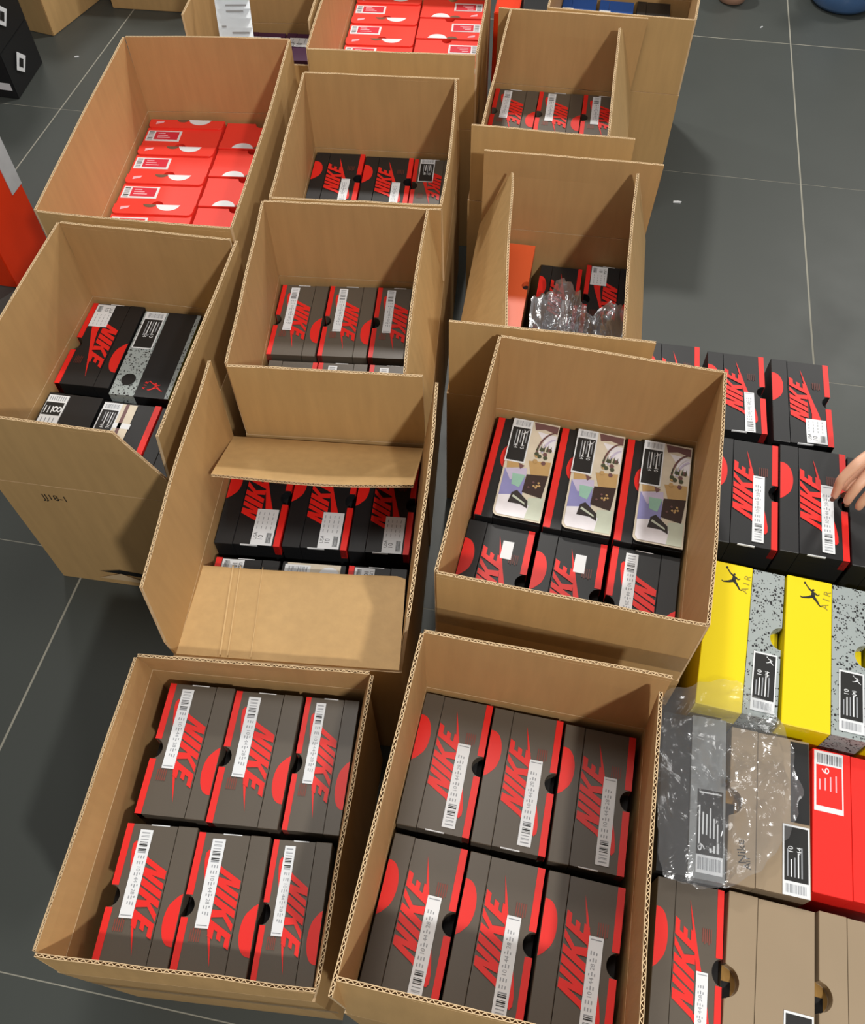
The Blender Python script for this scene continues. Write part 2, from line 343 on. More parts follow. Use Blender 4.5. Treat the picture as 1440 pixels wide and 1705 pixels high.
# packing tape on cartons
def tape(c, x0, x1, z0, z1, side_off=-.0012):
    t, o0, q = c; d = (q[1] - q[0]).normalized(); ang = math.atan2(d.y, d.x); b = B()
    n = 18
    for k in range(n):
        a, e = lerp(x0, x1, k / n), lerp(x0, x1, (k + 1) / n); w = lambda x: side_off - .0006 * abs(noise.noise(Vector((x * 40, z0 * 9, 1))))
        b.face([(a, w(a), z0), (e, w(e), z0), (e, w(e) - .0003, z1), (a, w(a) - .0003, z1)], TAPE)
    link('packing_tape', b.mesh('packing_tape'), t, q[0].to_3d(), ang)
tape(K12, .0, .39, .395, .445); tape(K8, .0, .36, .20, .25)

# ------------------------------------------------------------------ shoe boxes
W0, D0, H0 = .112, .21, .34
def wx(f): return -W0 / 2 + f * W0            # fraction across
def dy(f): return D0 / 2 - f * D0             # fraction from far end
def arc(cx, cy, rx, ry, a0, a1, n=14): return [(cx + rx * math.cos(R_(lerp(a0, a1, k / n))), cy + ry * math.sin(R_(lerp(a0, a1, k / n)))) for k in range(n + 1)]
def swoosh_logo(m, faint):
    """lettering NIKE with the swoosh under it; reads up the box, lidwards is up"""
    b = B(); z = H0 + .0004
    def M(X, Y): return (-Y, X)                # upright logo frame -> box frame
    X0, X1, Yb, Yt = -.046, .046, -wx(.605), -wx(.30)
    Hh = Yt - Yb; sh = .55; cell = X1 - X0; kk = [0]
    def pt(x, y): return (*M(X0 + x * cell + sh * Hh * (y - .5), Yb + y * Hh), z + kk[0] * .00003)
    for poly in (
        [(.0, 0), (.095, 0), (.095, 1), (.0, 1)], [(.20, 0), (.295, 0), (.295, 1), (.20, 1)], [(.05, 1), (.13, 1), (.245, 0), (.165, 0)],
        [(.325, 0), (.44, 0), (.44, 1), (.325, 1)],
        [(.47, 0), (.58, 0), (.58, 1), (.47, 1)], [(.55, .42), (.67, 1), (.785, 1), (.64, .42)], [(.55, .62), (.64, .64), (.795, 0), (.675, 0)],
        [(.82, 0), (.92, 0), (.92, 1), (.82, 1)], [(.90, .78), (1.05, .78), (1.05, 1), (.90, 1)], [(.90, .40), (1.02, .40), (1.02, .6), (.90, .6)], [(.90, 0), (1.07, 0), (1.07, .24), (.90, .24)]):
        kk[0] += 1; b.face([pt(x, y) for x, y in poly], m)
    z2 = z - .0001
    outer = [(.50, .10), (.565, .22), (.64, .38), (.71, .51), (.775, .62), (.82, .72), (.845, .80), (.845, .85), (.81, .875)]
    inner = [(.50, .10), (.545, .24), (.595, .40), (.64, .54), (.665, .64), (.66, .70), (.62, .735), (.56, .735), (.47, .70)]
    op = [(wx(x), dy(y), z2) for x, y in outer]; ip = [(wx(x), dy(y), z2) for x, y in inner]
    b.face([op[0], op[1], ip[1]], m)
    for k in range(1, len(op) - 1): b.face([op[k], op[k + 1], ip[k + 1], ip[k]], m)
    # faint paragraph print beside the tail
    for k in range(5): b.rect(wx(.70 + .03 * k), wx(.715 + .03 * k), dy(.33 + .01 * (k % 2)), dy(.25), z - .0002, faint)
    return b.mesh('brand_print')
def paper_label(b, x0, x1, y0, y1, z, kind='strip'):
    """white sticker; barcode at the low-y end, rows of small print, no code squares"""
    w, d = x1 - x0, y1 - y0
    b.prism([(x0, y0), (x1, y0), (x1, y1), (x0, y1)], z - .0004, z, WHITE); z += .0002
    rnd = random.Random(int(d * 10000))
    if kind == 'strip':
        y = y0 + d * .03
        while y < y0 + d * .27:
            t = rnd.choice((.0006, .0011, .0018)); b.rect(x0 + w * .2, x1 - w * .18, y, y + t, z, INK if rnd.random() < .6 else GREYI); y += t + rnd.choice((.0009, .0014, .003))
        for i in range(9):
            yy = y0 + d * (.32 + .065 * i)
            if i in (2, 4, 6): put_text(b, {2: '10', 4: '44', 6: '28'}[i], x0 + w * .45, yy, z, w * .42, GREYI, R_(90))
            else:
                for j in range(3): b.rect(x0 + w * (.2 + .2 * j), x0 + w * (.28 + .2 * j), yy - d * .018, yy + d * .02 * rnd.random(), z, GREYI)
        b.rect(x0 + w * .12, x1 - w * .1, y1 - d * .035, y1 - d * .025, z, GREYI)
    elif kind == 'usa':
        for i in range(9):
            x = x1 - w * (.12 + .026 * i); b.rect(x, x + w * rnd.choice((.01, .018)), y0 + d * .06, y0 + d * .34, z, INK)
        put_text(b, 'USA', x0 + w * .16, y0 + d * .24, z, w * .24, INK, R_(90)); put_text(b, '10', x0 + w * .42, y0 + d * .2, z, w * .32, INK, R_(90))
        for j in range(4):
            for i in range(4): b.rect(x0 + w * (.12 + .22 * j), x0 + w * (.15 + .22 * j), y0 + d * (.44 + .13 * i), y0 + d * (.52 + .13 * i), z, GREYI)
    elif kind == 'black':
        b.rect(x0 + w * .06, x1 - w * .06, y0 + d * .2, y1 - d * .03, z, INK); z += .0002
        for i in range(16):
            x = x0 + w * (.12 + .048 * i); b.rect(x, x + w * rnd.choice((.014, .03)), y0 + d * .04, y0 + d * .16, z, GREYI)
        for i in range(5):
            x = x0 + w * (.16 + .13 * i); b.rect(x, x + w * .05, y0 + d * .26, y0 + d * (.5 + .2 * rnd.random()), z, WHITE if i % 2 else GREYI)
        put_text(b, '10', x0 + w * .3, y0 + d * .64, z, w * .26, WHITE, R_(90)); put_text(b, '44', x0 + w * .62, y0 + d * .64, z, w * .26, WHITE, R_(90))

def leap_figure(b, x, y, z, s, m, ang=0):
    """leaping player emblem: limbs as tapering strokes, ball in the raised hand"""
    M = Matrix.Translation((x, y, z)) @ Matrix.Rotation(ang, 4, 'Z') @ Matrix.Diagonal((s, s, 1, 1))
    def stroke(pts):
        for (x0, y0, w0), (x1, y1, w1) in zip(pts, pts[1:]):
            d = Vector((x1 - x0, y1 - y0)).normalized(); n = Vector((-d.y, d.x))
            b.face([M @ Vector(p) for p in ((x0 - n.x * w0, y0 - n.y * w0, 0), (x1 - n.x * w1, y1 - n.y * w1, 0), (x1 + n.x * w1, y1 + n.y * w1, 0), (x0 + n.x * w0, y0 + n.y * w0, 0))], m)
    def disc(cx, cy, r): b.face([M @ Vector((px, py, 0)) for px, py in arc(cx, cy, r, r, 0, 342, 11)], m)
    disc(-.02, .24, .05); disc(-.40, .44, .055)
    stroke([(-.02, .18, .045), (0, .05, .085), (.02, -.06, .07)])
    stroke([(-.04, .16, .045), (-.20, .24, .032), (-.36, .40, .02)])
    stroke([(.05, .13, .04), (.18, .06, .025), (.26, .13, .015)])
    stroke([(.0, -.04, .07), (-.20, -.16, .045), (-.42, -.24, .028), (-.50, -.20, .02)])
    stroke([(.02, -.04, .07), (.18, -.18, .05), (.34, -.36, .028), (.44, -.36, .018)])

def box_meshes(style):
    """meshes of the parts of one kind of shoe box, unit size W0 x D0 x H0, lid to the left (-x), thumb hole to the right"""
    P = []
    body, red = {'umber': (BROWN, RED), 'black': (BLACK, RED), 'orange_red': (ORED, None), 'cement': (CEM, None), 'beige': (BEIGE, None), 'grey': (BLACK, None), 'plain_black': (BLACK, None),
                 'bright_red': (BRED, None), 'blue': (BLUE, None), 'purple': (PURP, None), 'orange': (ORANGE, None), 'art': (BLACK, RED), 'cementblack': (BLACK, None)}[style[0]]
    st = style[0]; lab = style[1] if len(style) > 1 else None
    seam = {'cement': .57, 'grey': .46, 'beige': .34, 'cementblack': .56, 'bright_red': .5}.get(st, .28)
    hr = .016; hy = {'cement': .04, 'beige': .0}.get(st, .02) * D0; sx = wx(seam)
    if st == 'cementblack': hy = -.36 * D0
    holes = st in ('umber', 'black', 'cement', 'beige', 'orange_red', 'orange', 'cementblack')
    y0, y1 = -D0 / 2 + .001, D0 / 2 - .001; x1 = W0 / 2 - .0005
    b = B()
    b.box(sx + .0008, x1, y0, y1, 0, H0 - .024, body)
    ring = [(sx + .0008, y0), (x1, y0)]
    right_hole = holes and st not in ('cementblack', 'beige')
    ring += [(x1, hy - hr)] + arc(x1, hy, hr, hr, 270, 90)[1:-1] + [(x1, hy + hr)] if right_hole else []
    ring += [(x1, y1), (sx + .0008, y1)]
    b.prism(ring, H0 - .0238, H0 - .0008, body)
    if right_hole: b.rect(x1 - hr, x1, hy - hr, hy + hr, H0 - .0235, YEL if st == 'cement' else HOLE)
    if st in ('umber', 'black'):
        b.box(wx(.40), wx(.66), y0 - .0004, y0 + .0010, H0 - .004, H0 - .0004, WHITE)
    P.append(('box_base', b.mesh('box_base'), None))
    b = B(); lm = {'cement': YEL, 'grey': GREY, 'cementblack': BLACK}.get(st, body)
    if st == 'beige':
        xl = -W0 / 2
        b.box(xl, sx, -D0 / 2, D0 / 2, 0, H0 - .024, lm)
        b.prism([(xl, -D0 / 2), (sx, -D0 / 2), (sx, D0 / 2), (xl, D0 / 2), (xl, hy + .019)] + arc(xl, hy, .019, .019, 90, -90)[1:-1] + [(xl, hy - .019)], H0 - .0238, H0, lm)
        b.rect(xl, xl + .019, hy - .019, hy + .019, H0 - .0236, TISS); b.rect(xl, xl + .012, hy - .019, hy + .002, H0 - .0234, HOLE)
    elif st == 'orange_red':
        r = .012; q = [(-W0 / 2, -D0 / 2)] + [(sx + .004 - r + r * math.sin(R_(a)), -D0 / 2 + .001 + r - r * math.cos(R_(a))) for a in range(0, 91, 15)] + [(sx + .004 - r + r * math.cos(R_(a)), D0 / 2 - .001 - r + r * math.sin(R_(a))) for a in range(0, 91, 15)] + [(-W0 / 2, D0 / 2)]
        b.box(-W0 / 2, sx, -D0 / 2, D0 / 2, 0, H0 - .02, lm); b.prism(q, H0 - .0198, H0 + .0035, lm)
    else: b.box(-W0 / 2, sx, -D0 / 2, D0 / 2, 0, H0, lm)
    bmesh.ops.bevel(b.bm, geom=[e for e in b.bm.edges], offset=.0009, segments=1, affect='EDGES', clamp_overlap=True)
    P.append(('lid', b.mesh('lid'), None))
    zt = H0 + .0004
    if red:
        b = B()
        for ya, yb in ((y0, hy - hr), (hy + hr, y1)):
            b.box(wx(.905), x1 + .0004, ya, yb, H0 - .03, H0 - .0002, RED)
        P.append(('red_edge', b.mesh('red_edge'), None))
        b = B(); cy = .16 * D0; pts = [(wx(0) + .0006, cy + .034)] + [(wx(0) + .0006 + .0215 * math.cos(R_(a)) ** .8, cy + .034 * math.sin(R_(a))) for a in range(80, -60, -10)] + [(wx(.06), cy - .036), (wx(0) + .0006, cy - .04)]
        b.flat(list(reversed(pts)), zt, RED); P.append(('disc_print', b.mesh('disc_print'), None))
        P.append(('brand_print', swoosh_logo(RED, REDF if st == 'umber' else REDD), None))
    if st == 'orange_red':
        zt = H0 + .0039
        b = B(); cy = .17 * D0
        pts = [(wx(0) + .0006, cy + .032)] + [(wx(0) + .0006 + .021 * math.cos(R_(a)), cy + .03 * math.sin(R_(a))) for a in range(80, -90, -10)] + [(wx(0) + .0006, cy - .032)]
        b.flat(list(reversed(pts)), zt, WHITE); P.append(('disc_print', b.mesh('disc_print'), None))
        b = B(); b.flat(list(reversed([(wx(0) + .0006, .005)] + [(wx(0) + .0006 + .011 * math.cos(R_(a)), -.012 + .017 * math.sin(R_(a))) for a in range(80, -90, -16)] + [(wx(0) + .0006, -.03)])), zt, TAUPE)
        P.append(('finger_hole', b.mesh('finger_hole'), None))
        b = B(); b.flat([(wx(.1), -.085), (wx(.2), -.085), (wx(.14), -.065), (wx(.07), -.062)], zt, PINK); P.append(('small_print', b.mesh('small_print'), None))
        b = B(); xa, xb, ya, yb = wx(.40), wx(.78), -D0 / 2 + .006, -.005
        b.box(xa, xb, ya, yb, H0 - .001, H0 + .0002, WHITE)
        b.rect(xa + .004, xb - .006, ya + .022, yb - .006, H0 + .0004, LRED)
        for i in range(6): b.rect(xa + .005 + .006 * i, xa + .008 + .006 * i, ya + .004, ya + .018, H0 + .0004, GREYI if i % 2 else INK)
        for i in range(3): b.rect(xa + .010 + .008 * i, xa + .013 + .008 * i, ya + .03, ya + .05 + .008 * i, H0 + .0006, PINK)
        P.append(('label', b.mesh('label'), None))
    if st in ('umber', 'black') and lab != 'none':
        b = B()
        if lab == 'strip': paper_label(b, wx(.61), wx(.79), dy(.955), dy(.34), H0 + .0008, 'strip')
        if lab == 'low': paper_label(b, wx(.63), wx(.80), dy(1.0) + .001, dy(.50), H0 + .0008, 'strip')
        if lab == 'two':
            bs = B(); bs.box(wx(.57), wx(.73), dy(.30), dy(.14), H0 - .001, H0 + .0008, WHITE); P.append(('blank_sticker', bs.mesh('blank_sticker'), None)); paper_label(b, wx(.61), wx(.79), dy(.98), dy(.60), H0 + .0008, 'strip')
        if lab == 'usa': paper_label(b, wx(.55), wx(.88), dy(.995), dy(.62), H0 + .0008, 'usa')
        if lab == 'square': paper_label(b, wx(.55), wx(.89), dy(.98), dy(.70), H0 + .0008, 'usa')
        if lab == 'blacksq': paper_label(b, wx(.50), wx(.86), dy(.99), dy(.55), H0 + .0008, 'black')
        P.append(('label', b.mesh('label'), None))
    if st == 'cement':
        b = B(); leap_figure(b, wx(.33), dy(.115), zt, .034, INK, R_(-8)); P.append(('emblem_print', b.mesh('emblem_print'), None))
        b = B(); put_text(b, 'A I R', wx(.50), dy(.13), zt, .014, mat('print_olive', (150, 138, 40), .5), R_(80)); P.append(('lettering', b.mesh('lettering'), None))
        b = B(); paper_label(b, wx(.66), wx(.955), dy(.96), dy(.58), H0 + .0006, 'black'); leap_figure(b, wx(.87), dy(.63), H0 + .0014, .012, WHITE); P.append(('label', b.mesh('label'), None))
    if st == 'art':
        b = B(); X0, X1, Y0, Y1 = wx(.26), wx(1.0), -D0 / 2 + .003, D0 / 2 - .001
        pts = [(X1, Y0), (X1, Y1)] + arc(X0 + .008, Y1 - .008, .008, .008, 90, 180, 5) + arc(X0 + .010, Y0 + .010, .010, .010, 180, 270, 5)
        b.prism(pts, H0 - .03, H0 + .006, BLACK, ART['cream']); za = H0 + .0063
        cnt = [0]
        def ap(poly, m, k=0):
            cnt[0] += 1; b.flat([(lerp(X0, X1, x), lerp(Y1, Y0, y)) for x, y in poly], za + k * .0003 + cnt[0] * .00001, ART[m])
        ap([(.45, .01), (.98, .02), (.98, .10), (.70, .07), (.5, .09)], 'maroon'); ap([(.55, .10), (.98, .12), (.98, .30), (.75, .22)], 'white'); 
        ap([(.50, .42), (.97, .40), (.97, .56), (.62, .58)], 'ochre', 1); ap([(.04, .53), (.50, .56), (.52, .80), (.04, .82)], 'violet', 1); ap([(.04, .53), (.50, .50), (.52, .58), (.2, .64)], 'lilac', 2)
        ap([(.22, .57), (.50, .57), (.42, .70), (.25, .68)], 'green', 2); ap([(.52, .56), (.97, .54), (.92, .77), (.50, .74)], 'brown', 2)
        ap([(.04, .80), (.30, .78), (.55, .82), (.70, .86), (.66, .985), (.10, .985), (.04, .95)], 'white', 2); ap([(.66, .78), (.97, .76), (.97, .985), (.62, .985)], 'mint', 1)
        ap([(.30, .76), (.40, .73), (.66, .82), (.68, .89), (.52, .86), (.26, .86)], 'dark', 4); ap([(.34, .78), (.60, .84), (.62, .86), (.32, .80)], 'mint', 5)
        for rr, mm in ((.42, 'maroon'), (.36, 'white'), (.30, 'lilac')):
            pa = [(1.0 - rr * math.cos(R_(a)) * .95, .34 - rr * math.sin(R_(a)) * .62) for a in range(6, 80, 12)]
            for (ax, ay), (bx_, by_) in zip(pa, pa[1:]): ap([(ax, ay), (bx_, by_), (bx_ + .035, by_ + .008), (ax + .035, ay + .008)], mm, 3)
        for k in range(5): ap([(.60 + .07 * k, .30), (.64 + .07 * k, .24 - .012 * (k % 2)), (.645 + .07 * k, .305)], 'leaf', 4)
        for k in range(9):
            cx, cy = .62 + .33 * random.random(), .26 + .18 * random.random(); ap([(cx + .05 * math.cos(a), cy + .022 * math.sin(a)) for a in (0, -1.1, -2.2, -3.3, -4.4, -5.4)], random.choice(('leaf', 'maroon', 'ochre', 'leaf')), 3)
        for k in range(8):
            cx, cy = .58 + .32 * random.random(), .60 + .12 * random.random(); ap([(cx + .03 * math.cos(a), cy + .012 * math.sin(a)) for a in (0, -1.6, -3.1, -4.7)], random.choice(('maroon', 'ochre')), 4)
        ap([(.05, .44), (.30, .43), (.34, .50), (.08, .53)], 'ochre', 1); ap([(.30, .46), (.44, .48), (.36, .52)], 'maroon', 2)
        P.append(('picture_lid', b.mesh('picture_lid'), 'lid printed with a pastel collage'))
        b = B(); paper_label(b, 0, .036, 0, .094, 0, 'black'); leap_figure(b, .010, .028, .0008, .012, WHITE, R_(90))
        bmesh.ops.transform(b.bm, matrix=Matrix.Translation((lerp(X0, X1, .42), Y1 - .0006, H0 + .0076)) @ Matrix.Rotation(math.pi, 4, 'Z'), verts=b.bm.verts)
        P.append(('label', b.mesh('label'), None))
        # red rim and disc sit left here, drawn by the mirrored parts below
        P = [p for p in P if p[0] not in ('red_edge', 'disc_print', 'brand_print')]
        b = B(); b.box(wx(0) - .0004, wx(.105), y0, y1, H0 - .03, H0 + .0004, RED); P.append(('red_edge', b.mesh('red_edge'), None))
        b = B(); b.flat(list(reversed([(wx(.3), .045)] + arc(wx(.3), .022, .014, .024, 90, 270, 10)[::1][0:0] + [(wx(.3) - .014 * math.sin(R_(a)), .022 + .026 * math.cos(R_(a))) for a in range(0, 190, 18)][::-1])), zt + .0004, RED)
        P.append(('disc_print', b.mesh('disc_print'), None))
    if st == 'cementblack':
        # black lid shown right, speckled base at left: drawn mirrored
        P = []
        b = B(); s2 = wx(.42); b.box(wx(0), s2, y0, y1, 0, H0 - .0006, CEM)
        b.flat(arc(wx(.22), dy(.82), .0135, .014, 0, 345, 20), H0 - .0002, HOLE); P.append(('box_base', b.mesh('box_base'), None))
        b = B(); b.box(s2, wx(1), -D0 / 2, D0 / 2, 0, H0, BLACK); P.append(('lid', b.mesh('lid'), None))
        b = B(); leap_figure(b, wx(.72), dy(.875), zt, .030, RED, R_(10)); put_text(b, 'A I R', wx(.54), dy(.87), zt, .009, RED, R_(80)); P.append(('emblem_print', b.mesh('emblem_print'), None))
        b = B(); paper_label(b, 0, .040, 0, .094, 0, 'black'); leap_figure(b, .020, .060, .0008, .011, GREYI, R_(90))
        bmesh.ops.transform(b.bm, matrix=Matrix.Translation((wx(.39), dy(.015), H0 + .0006)) @ Matrix.Rotation(math.pi, 4, 'Z'), verts=b.bm.verts); P.append(('label', b.mesh('label'), None))
        b = B(); b.rect(wx(.93), wx(1.0), y0, y1, H0 + .0002, CEM); P.append(('speckled_edge', b.mesh('speckled_edge'), None))
    if st == 'beige':
        if lab:
            b = B(); paper_label(b, wx(.66), wx(.985), dy(.995), dy(.57), H0 + .0006, 'black'); P.append(('label', b.mesh('label'), None))
        if lab == 'panel':
            b = B(); b.rect(wx(.76), wx(.99), dy(.55), dy(.02), H0 + .0002, BLACK); P.append(('dark_patch', b.mesh('dark_patch'), 'dark corner area'))  # black rectangle laid over the far right of the beige top
            b = B(); put_text(b, 'Nike', wx(.17), dy(.80), zt + .0002, .016, INK, R_(98)); put_text(b, 'Air', wx(.24), dy(.86), zt + .0002, .014, INK, R_(98)); P.append(('lettering', b.mesh('lettering'), None))
    if st == 'grey':
        b = B(); b.box(wx(.46), wx(1), -D0 / 2, D0 / 2, 0, H0 + .004, GREY); P[1] = ('lid', b.mesh('lid'), 'matt grey lid')
        b = B(); b.box(wx(0), wx(.46) - .001, y0, y1, 0, H0, BLACK); P[0] = ('box_base', b.mesh('box_base'), None)
        b = B(); xa, xb, ya, yb = wx(.57), wx(.965), dy(.965), dy(.47); z = H0 + .0046
        b.box(xa, xb, ya, yb, H0 + .003, z, WHITE); b.rect(xa, xb, ya + .022, yb, z + .0002, INK)
        for i in range(16): b.rect(xa + .003 + .0024 * i, xa + .004 + .0024 * i + .0008 * (i % 3 == 0), ya + .004, ya + .019, z + .0003, GREYI)
        put_text(b, '9', xa + .009, ya + .031, z + .0004, .017, WHITE, R_(90), 1.3)
        for i, (l0, l1) in enumerate(((.30, .80), (.45, .72), (.45, .7), (.42, .78), (.42, .66), (.38, .6))): b.rect(xa + .003 + .0062 * i, xa + .0055 + .0062 * i, lerp(ya, yb, l0), lerp(ya, yb, l1), z + .0004, WHITE)
        for i in range(3): b.rect(xa + .022 + .006 * i, xa + .026 + .006 * i, ya + .026, ya + .031 + .004 * i, z + .0004, WHITE)
        b.rect(xa + .003, xb - .003, yb - .005, yb - .003, z + .0004, WHITE)
        P.append(('label', b.mesh('label'), None))
    if st == 'bright_red':
        b = B(); xa, xb, ya, yb = wx(.02), wx(.40), dy(.45), dy(.012); z = H0 + .0006
        b.box(xa, xb, ya, yb, H0 - .001, z, WHITE); b.rect(xa + .003, xb - .002, ya + .008, yb - .022, z + .0002, BRED)
        for i in range(15): b.rect(xa + .005 + .0024 * i, xa + .006 + .0024 * i + .0006 * (i % 3), yb - .019, yb - .004, z + .0002, GREYI if i % 3 else INK)
        put_text(b, '6', xa + .017, yb - .030, z + .0004, .016, WHITE, R_(90), 1.4)
        for i in range(4): b.rect(xa + .007 + .008 * i, xa + .009 + .008 * i, yb - .06, yb - .044 + .003 * i, z + .0004, PINK)
        P.append(('label', b.mesh('label'), None))
    if st == 'plain_black':
        b = B()
        if lab == 'eight':
            xa, xb, ya, yb = wx(.03), wx(.40), dy(.40), dy(.03); z = H0 + .0006
            b.box(xa, xb, ya, yb, H0 - .001, z, WHITE); b.rect(xa + .001, xb - .003, ya + .028, yb - .018, z + .0002, INK)
            for i in range(8): b.rect(xa + .004 + .0044 * i, xa + .006 + .0044 * i, yb - .014, yb - .003, z + .0002, GREYI)
            put_text(b, '8', xb - .013, ya + .043, z + .0004, .026, WHITE, R_(-90), 1.3)
            for i in range(3): b.rect(xa + .004 + .007 * i, xa + .006 + .007 * i, ya + .033, ya + .050, z + .0004, WHITE)
            for i in range(4): b.rect(xa + .006 + .008 * i, xa + .008 + .008 * i, ya + .004, ya + .022, z + .0002, GREYI)
        if lab == 'picture':
            xa, xb, ya, yb = wx(.02), wx(.34), dy(.45), dy(.02)
            paper_label(b, 0, .036, 0, .09, 0, 'black'); bmesh.ops.transform(b.bm, matrix=Matrix.Translation((xb, yb, H0 + .0008)) @ Matrix.Rotation(math.pi, 4, 'Z'), verts=b.bm.verts)
            b.rect(xb, wx(.60), -D0 / 2, yb, H0 + .0003, ART['cream']); b.rect(wx(.40), wx(.46), -D0 / 2, yb, H0 + .0005, ART['maroon']); b.rect(xb, wx(.62), dy(.30), dy(.24), H0 + .0005, WHITE)
            b.box(wx(.90), wx(1) + .0005, -D0 / 2, D0 / 2, H0 - .03, H0 + .0004, RED)
        if lab == 'sizes':
            paper_label(b, 0, .05, 0, .10, 0, 'black'); bmesh.ops.transform(b.bm, matrix=Matrix.Translation((wx(.75), dy(.03), H0 + .0008)) @ Matrix.Rotation(math.pi, 4, 'Z'), verts=b.bm.verts)
        if lab == 'beige':
            paper_label(b, 0, .045, 0, .10, 0, 'black')
            bmesh.ops.transform(b.bm, matrix=Matrix.Translation((wx(.45), dy(.03), H0 + .001)) @ Matrix.Rotation(math.pi, 4, 'Z'), verts=b.bm.verts)
            b.rect(wx(.08), wx(.92), -D0 / 2, D0 / 2 - .002, H0 + .0004, ART['cream'])
            b.flat(arc(wx(.75), dy(.12), .018, .018, 0, 345, 14), H0 + .0006, WHITE); leap = [(wx(.68), dy(.17)), (wx(.76), dy(.20)), (wx(.84), dy(.14)), (wx(.80), dy(.10)), (wx(.74), dy(.13))]; b.flat(leap, H0 + .0008, INK)
        if b.mats: P.append(('label', b.mesh('label'), None))
        else: b.bm.free()
    if st == 'blue':
        b = B(); b.rect(wx(.02), wx(.34), dy(.66), dy(.30), H0 + .0003, WHITE); P.append(('white_print', b.mesh('white_print'), None))
    if st == 'purple' :
        b = B(); paper_label(b, wx(.12), wx(.9), dy(.5), dy(.18), H0 + .0006, 'usa'); P.append(('label', b.mesh('label'), None))
    return P
BM = {}
BASEZ = .0068
def shoe_box(style, label, x, y, w, d, ztop, deg=0, flip=False, group=None, z0=BASEZ):
    if isinstance(style, str): style = (style,)
    if style not in BM: BM[style] = box_meshes(style)
    t = thing('shoe_box', label, 'shoe box', (x, y, z0), R_(deg + (180 if flip else 0)), group)
    t.scale = (w / W0, d / D0, (ztop - z0) / H0)
    for n, me, lb in BM[style]:
        o = link(n, me, t)
        if lb: o['label'] = lb
    return t

# nearest left carton
U, K = 'umber', 'black'
G8 = 'umber sneaker boxes in the nearest left carton'
for col, (x, y) in enumerate(((-.464, .350), (-.356, .357), (-.2555, .366))):
    shoe_box((U, 'strip'), 'umber sneaker box, %s in the back row of the nearest left carton' % ('left', 'middle', 'right')[col], x, y, (.104, .106, .084)[col], .204, .35, 5, True, G8)
for col, (x, y) in enumerate(((-.449, .142), (-.342, .149), (-.243, .158))):
    shoe_box((U, 'strip'), 'umber sneaker box, %s in the front row of the nearest left carton' % ('left', 'middle', 'right')[col], x, y, (.104, .104, .084)[col], .190, .35, 6.2, True, G8)
G13 = 'umber sneaker boxes in the nearest centre carton'
for col, (x, y) in enumerate(((-.072, .401), (.038, .396), (.149, .390))):
    shoe_box((U, 'strip'), 'umber sneaker box, %s in the back row of the nearest centre carton' % ('left', 'middle', 'right')[col], x, y, .107, .204, .35, -1.5, False, G13)
for col, (x, y) in enumerate(((-.077, .182), (.034, .177), (.146, .172))):
    shoe_box((U, 'strip'), 'umber sneaker box, %s in the front row of the nearest centre carton' % ('left', 'middle', 'right')[col], x, y, .107, .208, .35, -2.2, False, G13)
G12 = 'picture-lidded boxes in the centre right carton'
for col, (x, y) in enumerate(((-.038, .966), (.086, .961), (.211, .956))):
    shoe_box('art', 'black box under a pastel collage lid, %s of its row in the centre right carton' % ('left', 'middle', 'right')[col], x, y, .118, .232, .344, -3, False, G12)
shoe_box((K, 'two'), 'black sneaker box with red disc at the front left corner of the centre right carton', -.056, .732, .120, .226, .335, -3, group='black boxes in the centre right carton')
shoe_box((K, 'two'), 'black sneaker box with a small blank sticker, front middle of the centre right carton', .072, .727, .120, .226, .335, -3, group='black boxes in the centre right carton')
shoe_box((K, 'strip'), 'black sneaker box turned the other way round, front right of the centre right carton', .200, .722, .118, .226, .335, -3, True, 'black boxes in the centre right carton')
G7 = 'black sneaker boxes in the folded-flap carton'
for col, (x, y) in enumerate(((-.502, .828), (-.382, .842), (-.2675, .853))):
    shoe_box((K, 'usa'), 'black sneaker box with white USA 10 label, %s of the row behind the flat flap' % ('left', 'middle', 'right')[col], x, y, (.118, .116, .108)[col], .205, .33, 5.5, False, G7)
shoe_box((K, 'square'), 'black sneaker box with white label, front left corner under the flat folded flap', -.474, .610, .115, .19, .32, 5.5, True, G7)
shoe_box(('plain_black', 'beige'), 'beige-topped box peeping out behind the edge of the flat folded flap', -.356, .622, .113, .19, .32, 5.5, False, G7)
shoe_box((K, 'square'), 'black sneaker box with pale blue-white label, front right under the flat folded flap', -.2435, .634, .103, .19, .32, 5.5, True, G7)
G6 = 'umber sneaker boxes in the middle centre carton'
for col, (x, y) in enumerate(((-.5455, 1.270), (-.4415, 1.284), (-.3385, 1.297))):
    shoe_box((U, 'strip'), 'umber sneaker box, %s in the back row of the middle centre carton' % ('left', 'middle', 'right')[col], x, y, .1005, .208, .35, 6.5, True, G6)
for col, (x, y) in enumerate(((-.5125, 1.057), (-.411, 1.069), (-.307, 1.081))):
    shoe_box((U, 'strip'), 'umber sneaker box, %s in the half-hidden front row of the middle centre carton' % ('left', 'middle', 'right')[col], x, y, .100, .195, .348, 6.5, col > 0, G6)
G5 = 'three sneaker boxes in the centre column carton'
shoe_box((K, 'low'), 'black sneaker box at the left of the three in the centre column carton', -.587, 1.748, .121, .205, .35, 6, False, G5)
shoe_box((K, 'low'), 'black sneaker box between two others in the centre column carton', -.464, 1.755, .118, .200, .35, 6, False, G5)
shoe_box((U, 'blacksq'), 'dark umber sneaker box with a black and white label, right of two black boxes', -.352, 1.763, .100, .200, .35, 6, True, G5)
G10 = 'umber sneaker boxes in the far right column carton'
for col, (x, y) in enumerate(((-.203, 2.098), (-.087, 2.102), (.029, 2.106))):
    shoe_box((U, 'strip'), 'umber sneaker box, %s of the single row in the far right column carton' % ('left', 'middle', 'right')[col], x, y, .114, .2, .35, 1, True, G10)
